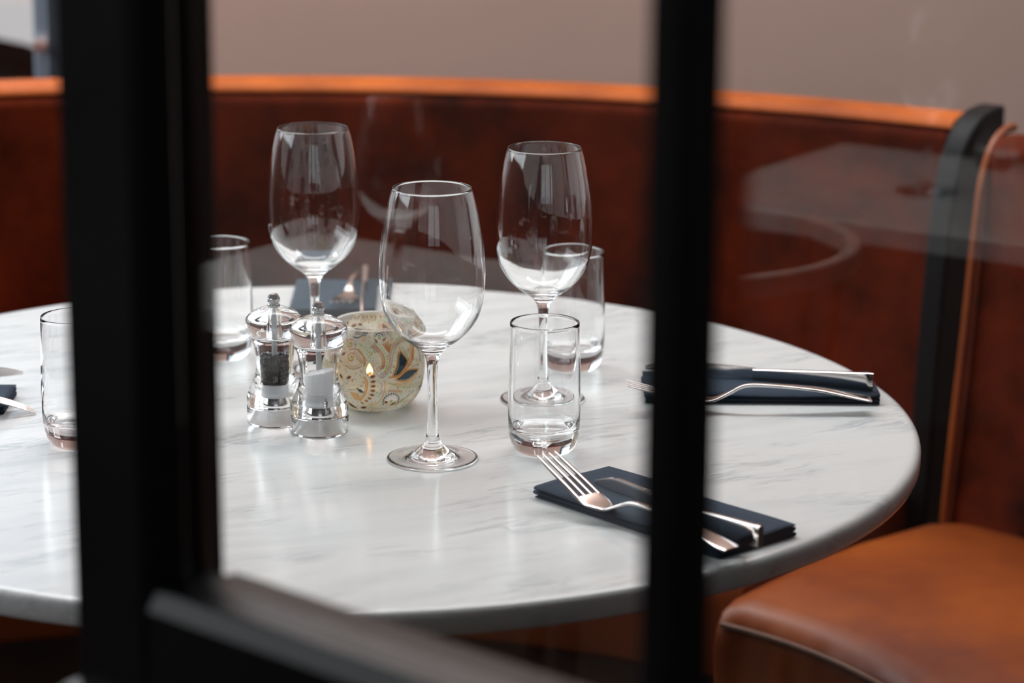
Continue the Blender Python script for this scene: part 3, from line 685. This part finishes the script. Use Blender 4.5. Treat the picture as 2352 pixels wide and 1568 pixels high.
for k in range(11): stroke([(24 + k * 1.8, 8 + k * 1.0), (25.5 + k * 1.8, 11 + k * 1.0)], .8, [GREEN, DGREEN, GOLD][k % 3])
dots([(-3, 9), (4, 7), (12, 7)], .5, DGREEN, 1.6); dots([(6, 20), (9, 26), (8, 33)], .4, GREY, 1.5); stroke([(7, 33), (9.5, 30), (7, 27.5), (9.5, 25), (7.2, 22)], .5, GREY, 1); stroke([(11.5, 35), (11.8, 28), (9, 18), (3, 12), (-4, 11)], .9, GOLD2)
# fine filler between the large motifs
occ = np.abs(colr[..., :3] - np.array((.58, .54, .42))).sum(-1) > .42
for _ in range(2600):
    u = rndp.uniform(-141, 141); v = rndp.uniform(1, 76)
    i_ = int(v / HZ * (NV - 1)); j_ = int((u / (2 * math.pi * RE) + .5) * NU) % NU
    if occ[max(i_ - 4, 0):i_ + 5, max(j_ - 4, 0):j_ + 5].any(): continue
    q = rndp.random()
    if q < .45: dot(u, v, rndp.uniform(.28, .55), rndp.choice([BRN, DGREEN, GOLD, GREEN, GREY]))
    elif q < .75:
        a = rndp.uniform(0, 6.28); stroke([(u, v), (u + 1.6 * math.cos(a), v + 1.6 * math.sin(a)), (u + 2.4 * math.cos(a + .7), v + 2.4 * math.sin(a + .7))], .5, rndp.choice([GOLD, GOLD2, GREY, BRN]))
    else: spiral(u, v, rndp.uniform(.9, 1.7), rndp.choice([GOLD, GOLD2, GREY]), 1.2, .45, rndp.uniform(0, 6))
    occ[max(i_ - 3, 0):i_ + 4, max(j_ - 3, 0):j_ + 4] = True
# narrow gold lip line
paint((VV > 76.6).astype(float), (.80, .78, .70), .5)
bprof = crspline([(.024, .0), (.034, .005), (.0415, .016), (.0447, .030), (.0452, .041), (.0436, .055), (.0398, .068), (.0345, .078)], 24)
bz = np.array([p[1] for p in bprof]); br = np.array([p[0] for p in bprof])
zs = np.linspace(0, .078, NV); rs = np.interp(zs, bz, br)
# the camera looks along +y: u = 0 faces -y
phi = (np.arange(NU) / NU - .5) * 2 * math.pi
P3 = np.zeros((NV, NU, 3)); P3[..., 0] = rs[:, None] * np.sin(phi); P3[..., 1] = -rs[:, None] * np.cos(phi); P3[..., 2] = zs[:, None]
rin = np.interp(zs, bz, br) - .0016
Pin = np.zeros((60, 250, 3)); zi = np.linspace(.078, .004, 60); ri = np.interp(zi, bz, br) - .0017; ri[-1] = .022
ph2 = (np.arange(250) / 250 - .5) * 2 * math.pi
Pin[..., 0] = ri[:, None] * np.sin(ph2); Pin[..., 1] = -ri[:, None] * np.cos(ph2); Pin[..., 2] = zi[:, None]
def grid_mesh(name, P, material, parent):
    nv, nu = P.shape[:2]; idx = np.arange(nv * nu).reshape(nv, nu)
    a = idx[:-1]; b = np.roll(idx, -1, 1)[:-1]; c = np.roll(idx, -1, 1)[1:]; d = idx[1:]
    F = np.stack([a, b, c, d], -1).reshape(-1, 4)
    me = bpy.data.meshes.new(name); me.vertices.add(nv * nu); me.vertices.foreach_set('co', P.reshape(-1).astype(np.float32))
    me.loops.add(F.size); me.loops.foreach_set('vertex_index', F.reshape(-1).astype(np.int32))
    me.polygons.add(len(F)); me.polygons.foreach_set('loop_start', (np.arange(len(F)) * 4).astype(np.int32))
    me.update(calc_edges=True); me.validate(); me.shade_smooth(); me.materials.append(material)
    o = bpy.data.objects.new(name, me); COL.objects.link(o); o.parent = parent; return o
def bowl_mat():
    m = bpy.data.materials.new('painted_glass_paisley'); m.use_nodes = True; t = m.node_tree; t.nodes.clear(); N, L = t.nodes.new, t.links.new
    at = N('ShaderNodeAttribute'); at.attribute_name = 'paint'
    df = N('ShaderNodeBsdfDiffuse'); tr = N('ShaderNodeBsdfTranslucent'); L(at.outputs['Color'], df.inputs[0]); L(at.outputs['Color'], tr.inputs[0])
    mx = N('ShaderNodeMixShader'); mx.inputs[0].default_value = .38; L(df.outputs[0], mx.inputs[1]); L(tr.outputs[0], mx.inputs[2])
    gl = N('ShaderNodeBsdfGlossy'); gl.inputs['Roughness'].default_value = .12
    fr = N('ShaderNodeLayerWeight'); fr.inputs[0].default_value = .2
    m2 = N('ShaderNodeMixShader'); sc_ = N('ShaderNodeMath'); sc_.operation = 'MULTIPLY_ADD'; sc_.inputs[1].default_value = .6; sc_.inputs[2].default_value = .04
    L(fr.outputs['Fresnel'], sc_.inputs[0]); L(sc_.outputs[0], m2.inputs[0]); L(mx.outputs[0], m2.inputs[1]); L(gl.outputs[0], m2.inputs[2])
    tp_ = N('ShaderNodeBsdfTransparent'); m3 = N('ShaderNodeMixShader'); L(at.outputs['Alpha'], m3.inputs[0]); L(tp_.outputs[0], m3.inputs[1]); L(m2.outputs[0], m3.inputs[2])
    o = N('ShaderNodeOutputMaterial'); L(m3.outputs[0], o.inputs[0]); return m
sh = grid_mesh('painted_shell', P3, bowl_mat(), bowl)
ca = sh.data.color_attributes.new('paint', 'FLOAT_COLOR', 'POINT'); ca.data.foreach_set('color', colr.reshape(-1).astype(np.float32))
link('rim', *lathe_closed([(.0332, .0775), (.0347, .0772), (.0352, .0782), (.0347, .0792), (.0336, .0792), (.0330, .0784)], 96), M_glass, bowl)
link('glass_base', *lathe([(0, .0002), (.0235, .0002), (.0245, .0012), (.0238, .0030), (0, .0034)], 64), M_glass, bowl)
cd = thing('tealight_candle', 'lit tealight burning inside the patterned candle bowl', 'candle', (CBX - .004, CBY - .006, TZ + .0040))
link('cup', *lathe([(0, 0), (.0190, 0), (.0195, .001), (.0197, .016), (.0193, .016), (.0190, .0015), (0, .0015)], 64), M_cup, cd)
link('wax', *lathe([(0, .0016), (.0188, .0016), (.0188, .0125), (.012, .0120), (0, .0118)], 64), M_wax, cd)
link('wick', *tube([(0, 0, .011), (.0004, 0, .018), (.0010, 0, .0265)], .0007, 8), M_castiron, cd)
link('flame', *lathe(crspline([(0, .0250), (.0021, .0268), (.0029, .0292), (.0023, .0322), (.0010, .0350), (0, .0370)], 4), 24), M_flame, cd)
fl = bpy.data.lights.new('candle_light', 'POINT'); fl.energy = 0.4; fl.color = (1, .50, .18); fl.shadow_soft_size = .0018
fo = bpy.data.objects.new('candle_light', fl); COL.objects.link(fo); fo.location = (CBX - .004, CBY - .006, TZ + .0345)

# ================================================================ napkins and cutlery
def napkin(c, d, L, W, label, H=.0095, seed=1):
    """c: near left corner on the table, d: direction of the long side; width runs to the left of d"""
    rnd = random.Random(seed); n = 30; path = []
    layers = 5
    for k in range(layers):
        z = .0006 + k * (H - .0014) / (layers - 1)
        xs = np.linspace(0 + .0006 * (k % 3), W - .0012 * (k == 2), 9)
        if k % 2: xs = xs[::-1]
        for i, x in enumerate(xs):
            zz_ = z
            path.append((x, zz_))
        if k < layers - 1:
            xe = xs[-1]; s_ = 1 if xe > W / 2 else -1
            path.append((xe + s_ * .0011, z + (H - .0014) / (layers - 1) * .5))
    rings = []
    ph = rnd.uniform(0, 6)
    for i in range(n + 1):
        t_ = i / n; row = []
        for (x, z) in path:
            lift = .0012 * math.sin(t_ * 3.1 + ph) * math.sin(x / W * 3.14) * (z / H) + .0007 * math.sin(t_ * 9 + x * 60 + ph) * (z / H)
            ex = .0025 * math.sin(x * 40 + z * 800 + ph) * (1 if t_ == 0 else 0) * .5
            row.append((t_ * L + ex, x, z + max(lift, -z * .1)))
        rings.append(row)
    V, F = loft(rings, cap=False, closed_ring=False)
    o = link('napkin', V, F, M_nap, None, sharp=50, loc=(c[0], c[1], TZ + .0004), rotz=d)
    s = o.modifiers.new('solidify', 'SOLIDIFY'); s.thickness = .0009; s.offset = 0
    tag(o, label, 'napkin', 'navy paper napkins on the marble table'); return o
def ellipse_ring(x, w_, t_, z, y=0, n=12, e=.6, tilt=0):
    out = []
    for k in range(n):
        a = 2 * math.pi * k / n; cx_, sx_ = math.cos(a), math.sin(a)
        yy = w_ / 2 * math.copysign(abs(cx_) ** e, cx_); zz_ = t_ / 2 * math.copysign(abs(sx_) ** e, sx_)
        out.append((x, y + yy * math.cos(tilt) - zz_ * math.sin(tilt), z + yy * math.sin(tilt) + zz_ * math.cos(tilt)))
    return out
def fork_z(x, tip, hump=.010):
    # z of the spine: raised tines, low root, arched neck, end resting low
    P = [(0, tip), (.030, tip * .52), (.052, tip * .16), (.066, .0015), (.074, .0018), (.086, .007), (.100, hump), (.125, hump * .98), (.160, hump * .75), (.185, hump * .4), (.205, .0016)]
    xs = [p[0] for p in P]; zs_ = [p[1] for p in P]
    Q = crspline(P, 6); return float(np.interp(x, [q[0] for q in Q], [q[1] for q in Q]))
def fork(loc, d, label, tip=.028, hump=.010, flip=False):
    t = thing('fork', label, 'fork', loc, d, 'forks on the napkins')
    def Z(x):
        z = fork_z(x, tip, hump)
        return z
    if flip:
        def Z(x): 
            Q = crspline([(0, .0), (.02, .009), (.045, .0165), (.066, .0165), (.09, .012), (.125, .010), (.17, .012), (.205, .010)], 6)
            return float(np.interp(x, [q[0] for q in Q], [q[1] for q in Q]))
    parts = []
    W0 = .0268
    for k in range(4):
        yc = (k - 1.5) * .0071
        rings = []
        for i in range(15):
            x = .050 * i / 14; wd = .0024 + .0022 * min(1, x / .016); yk = yc * (.88 + .12 * x / .05)
            rings.append(ellipse_ring(x, wd, .0014 + .0008 * x / .05, Z(x), yk, 8, .7))
        parts.append(loft(rings))
    rings = []
    for i in range(26):
        x = .0485 + (.088 - .0485) * i / 25; q = (x - .0485) / (.088 - .0485)
        wd = W0 * (1 - .02 * q) if q < .28 else W0 * (1 - .02 * q) * (1 - (q - .28) / .72) ** 1.35 + .0058 * ((q - .28) / .72)
        rings.append(ellipse_ring(x, max(wd, .0056), .0021 + .0012 * q, Z(x), 0, 14, .7))
    parts.append(loft(rings))
    link('fork_head', *merge(*parts), M_steel, t, sharp=60)
    rings = []
    for i in range(40):
        q = i / 39; x = .086 + .119 * q
        wd = .0058 - .0008 * math.sin(min(q * 4, 1) * 3.14) + .0160 * q ** 1.7
        if i > 37: wd *= .93 if i == 38 else .8
        rings.append(ellipse_ring(x, wd, .0034 - .0012 * q, Z(x), 0, 14, .65))
    link('handle', *loft(rings), M_steel, t, sharp=50)
    return t
def knife(loc, d, label, L=.205, tilt=.10):
    t = thing('knife', label, 'knife', loc, d, 'knives on the napkins')
    rings = []
    for i in range(30):
        q = i / 29; x = .105 * q
        h = .003 + .0085 * math.sin(min(q * 3.2, 1) * 1.57) - .0005 * q
        k = tilt * min(1, (1 - q) * 4 + .0)
        rings.append([(x, -.0004, 0.0002), (x, .0004, .0002), (x, .0010 + k * h * .75, h * .75), (x, .0009 + k * h, h), (x, -.0009 + k * h, h), (x, -.0010 + k * h * .75, h * .75)])
    b = link('blade', *loft(rings), M_steel, t, sharp=40)
    rings = []
    for i in range(30):
        q = i / 29; x = .103 + (L - .103) * q
        h = .0100 + .0070 * q; th = .0052 + .0012 * q; c = .0004
        if i == 29: h -= .0006; th -= .001
        z0 = .0002 if q > .1 else .0002
        rings.append([(x, -th / 2, z0 + c), (x, -th / 2 + c, z0), (x, th / 2 - c, z0), (x, th / 2, z0 + c), (x, th / 2, h - .001), (x, th / 2 - .001, h), (x, -th / 2 + .001, h), (x, -th / 2, h - .001)])
    link('handle', *loft(rings), M_steel, t, sharp=45)
    return t
NZ = TZ + .0104
# place setting on the near right
d1 = math.atan2(-.150, .134)
napkin((.0195, 2.091), d1, .206, .084, 'folded navy napkin near the front edge of the table, under the nearest fork', seed=1)
fork((.0290, 2.0800, NZ), math.atan2(-.746, .666), 'steel fork nearest the viewer, its tines beside the front tumbler', .029, .012)
knife((.0684, 2.0949, NZ), math.atan2(1.9371 - 2.0949, .1868 - .0684), 'steel knife on edge beside the nearest fork, on the near napkin', .198)
# place setting on the far right
napkin((.1224, 2.3750), -.008, .211, .080, 'folded navy napkin at the right side of the table, pointing to the right banquette', seed=2)
f2 = fork((.1035, 2.346, NZ), .0135, 'steel fork on the right napkin, handle pointing to the right banquette', .016, .014)
knife((.126, 2.456, NZ), math.atan2(-.0726, .200), 'steel knife on edge crossing the right napkin behind its fork', .215)
f2.scale = (1.065, 1, 1)
# place setting on the left
napkin((-.647, 2.3250), .0, .197, .065, 'folded navy napkin at the left edge of the table, beside the leftmost tumbler', seed=3)
fork((-.4248, 2.335, TZ + .001), math.atan2(-.07, -.20), 'steel fork lying tines down on the leftmost napkin', flip=True)
knife((-.4500, 2.424, NZ), math.atan2(-.09, -.19), 'steel knife on the leftmost napkin behind its fork', .2, .4)
# place setting at the far side
napkin((-.1390, 2.690), math.pi / 2 + .02, .14, .086, 'folded navy napkin at the far side of the table, behind the candle bowl', seed=4)
fork((-.172, 2.678, NZ), math.pi / 2 - .05, 'steel fork on the far napkin behind the candle bowl', .01, .010)
knife((-.150, 2.672, NZ), math.pi / 2 + .03, 'steel knife on the far napkin behind the candle bowl', .15)

# ================================================================ furniture beside the camera, seen mirrored in the glass
ga, gb = Vector((.6531, -.7572, 0)), Vector((-.7571, -.6530, 0))
def side_table(corner, a, b, la, lb, label):
    """corner: table corner; a, b: side directions"""
    c = Vector((corner[0], corner[1], 0)); ctr = c + a * (la / 2) + b * (lb / 2)
    t = thing('dining_table', label, 'table', (ctr.x, ctr.y, 0), math.atan2(a.y, a.x), 'square tables left of the screen')
    link('tabletop', *box(-la / 2, la / 2, -lb / 2, lb / 2, TZ - .028, TZ), M_marble, t, smooth=False, bevel=(.004, 3))
    link('column', *lathe([(0, .02), (.04, .02), (.03, .06), (.03, .68), (.14, .70), (.14, TZ - .0285), (0, TZ - .0285)], 40), M_castiron, t)
    link('base', *lathe([(0, 0), (.21, 0), (.2, .015), (.05, .03), (0, .03)], 64), M_castiron, t)
    return t
side_table((-1.915, 1.233), ga, -gb, .38, .36, 'small pale marble table reflected in the left pane of the screen')
side_table((-2.0896, .791), ga, gb, .80, .47, 'pale marble table reflected in the right pane of the screen')
wine_glass(-1.4849, 1.1658, 'wine glass reflected faintly between the two front wine glasses', group='wine glasses seen as reflections')
wine_glass(-2.0873, .4587, 'wine glass reflected above the right banquette', group='wine glasses seen as reflections')
tumbler(-2.2434, .3230, 'tumbler reflected at the top right beside the reflected wine glass', group='tumblers seen as reflections')
ch = thing('dining_chair', 'dark chair with a curved pale top rail, reflected in the right pane', 'chair', (-1.7713, .8462, 0), R(0))
link('seat', *lathe([(0, .43), (.19, .43), (.20, .44), (.20, .455), (.18, .465), (0, .462)], 64), M_wood, ch)
hp = [(.215 * math.cos(R(a)), .215 * math.sin(R(a))) for a in range(238, 371, 6)]
for nm, z_, hh, mt in (('top_rail', .755, .026, simple('pale_beech', (.55, .42, .38), .4, 0, .1)),):
    rings = []
    for x, y in hp:
        l = math.hypot(x, y); ux, uy = x / l, y / l
        rings.append([(x - ux * .008, y - uy * .008, z_ - hh / 2), (x + ux * .008, y + uy * .008, z_ - hh / 2), (x + ux * .008, y + uy * .008, z_ + hh / 2), (x - ux * .008, y - uy * .008, z_ + hh / 2)])
    link(nm, *loft(rings), mt, ch, sharp=50, bevel=(.003, 2))
for a in (244, 305, 366):
    x, y = .205 * math.cos(R(a)), .205 * math.sin(R(a))
    link('back_post', *tube([(x * .9, y * .9, .45), (x * 1.03, y * 1.03, .745)], .009, 12), M_wood, ch)
for a in (45, 135, 225, 315):
    x, y = .16 * math.cos(R(a)), .16 * math.sin(R(a))
    link('leg', *tube([(x, y, .435), (x * 1.25, y * 1.25, .0)], [.014, .010], 12), M_wood, ch)
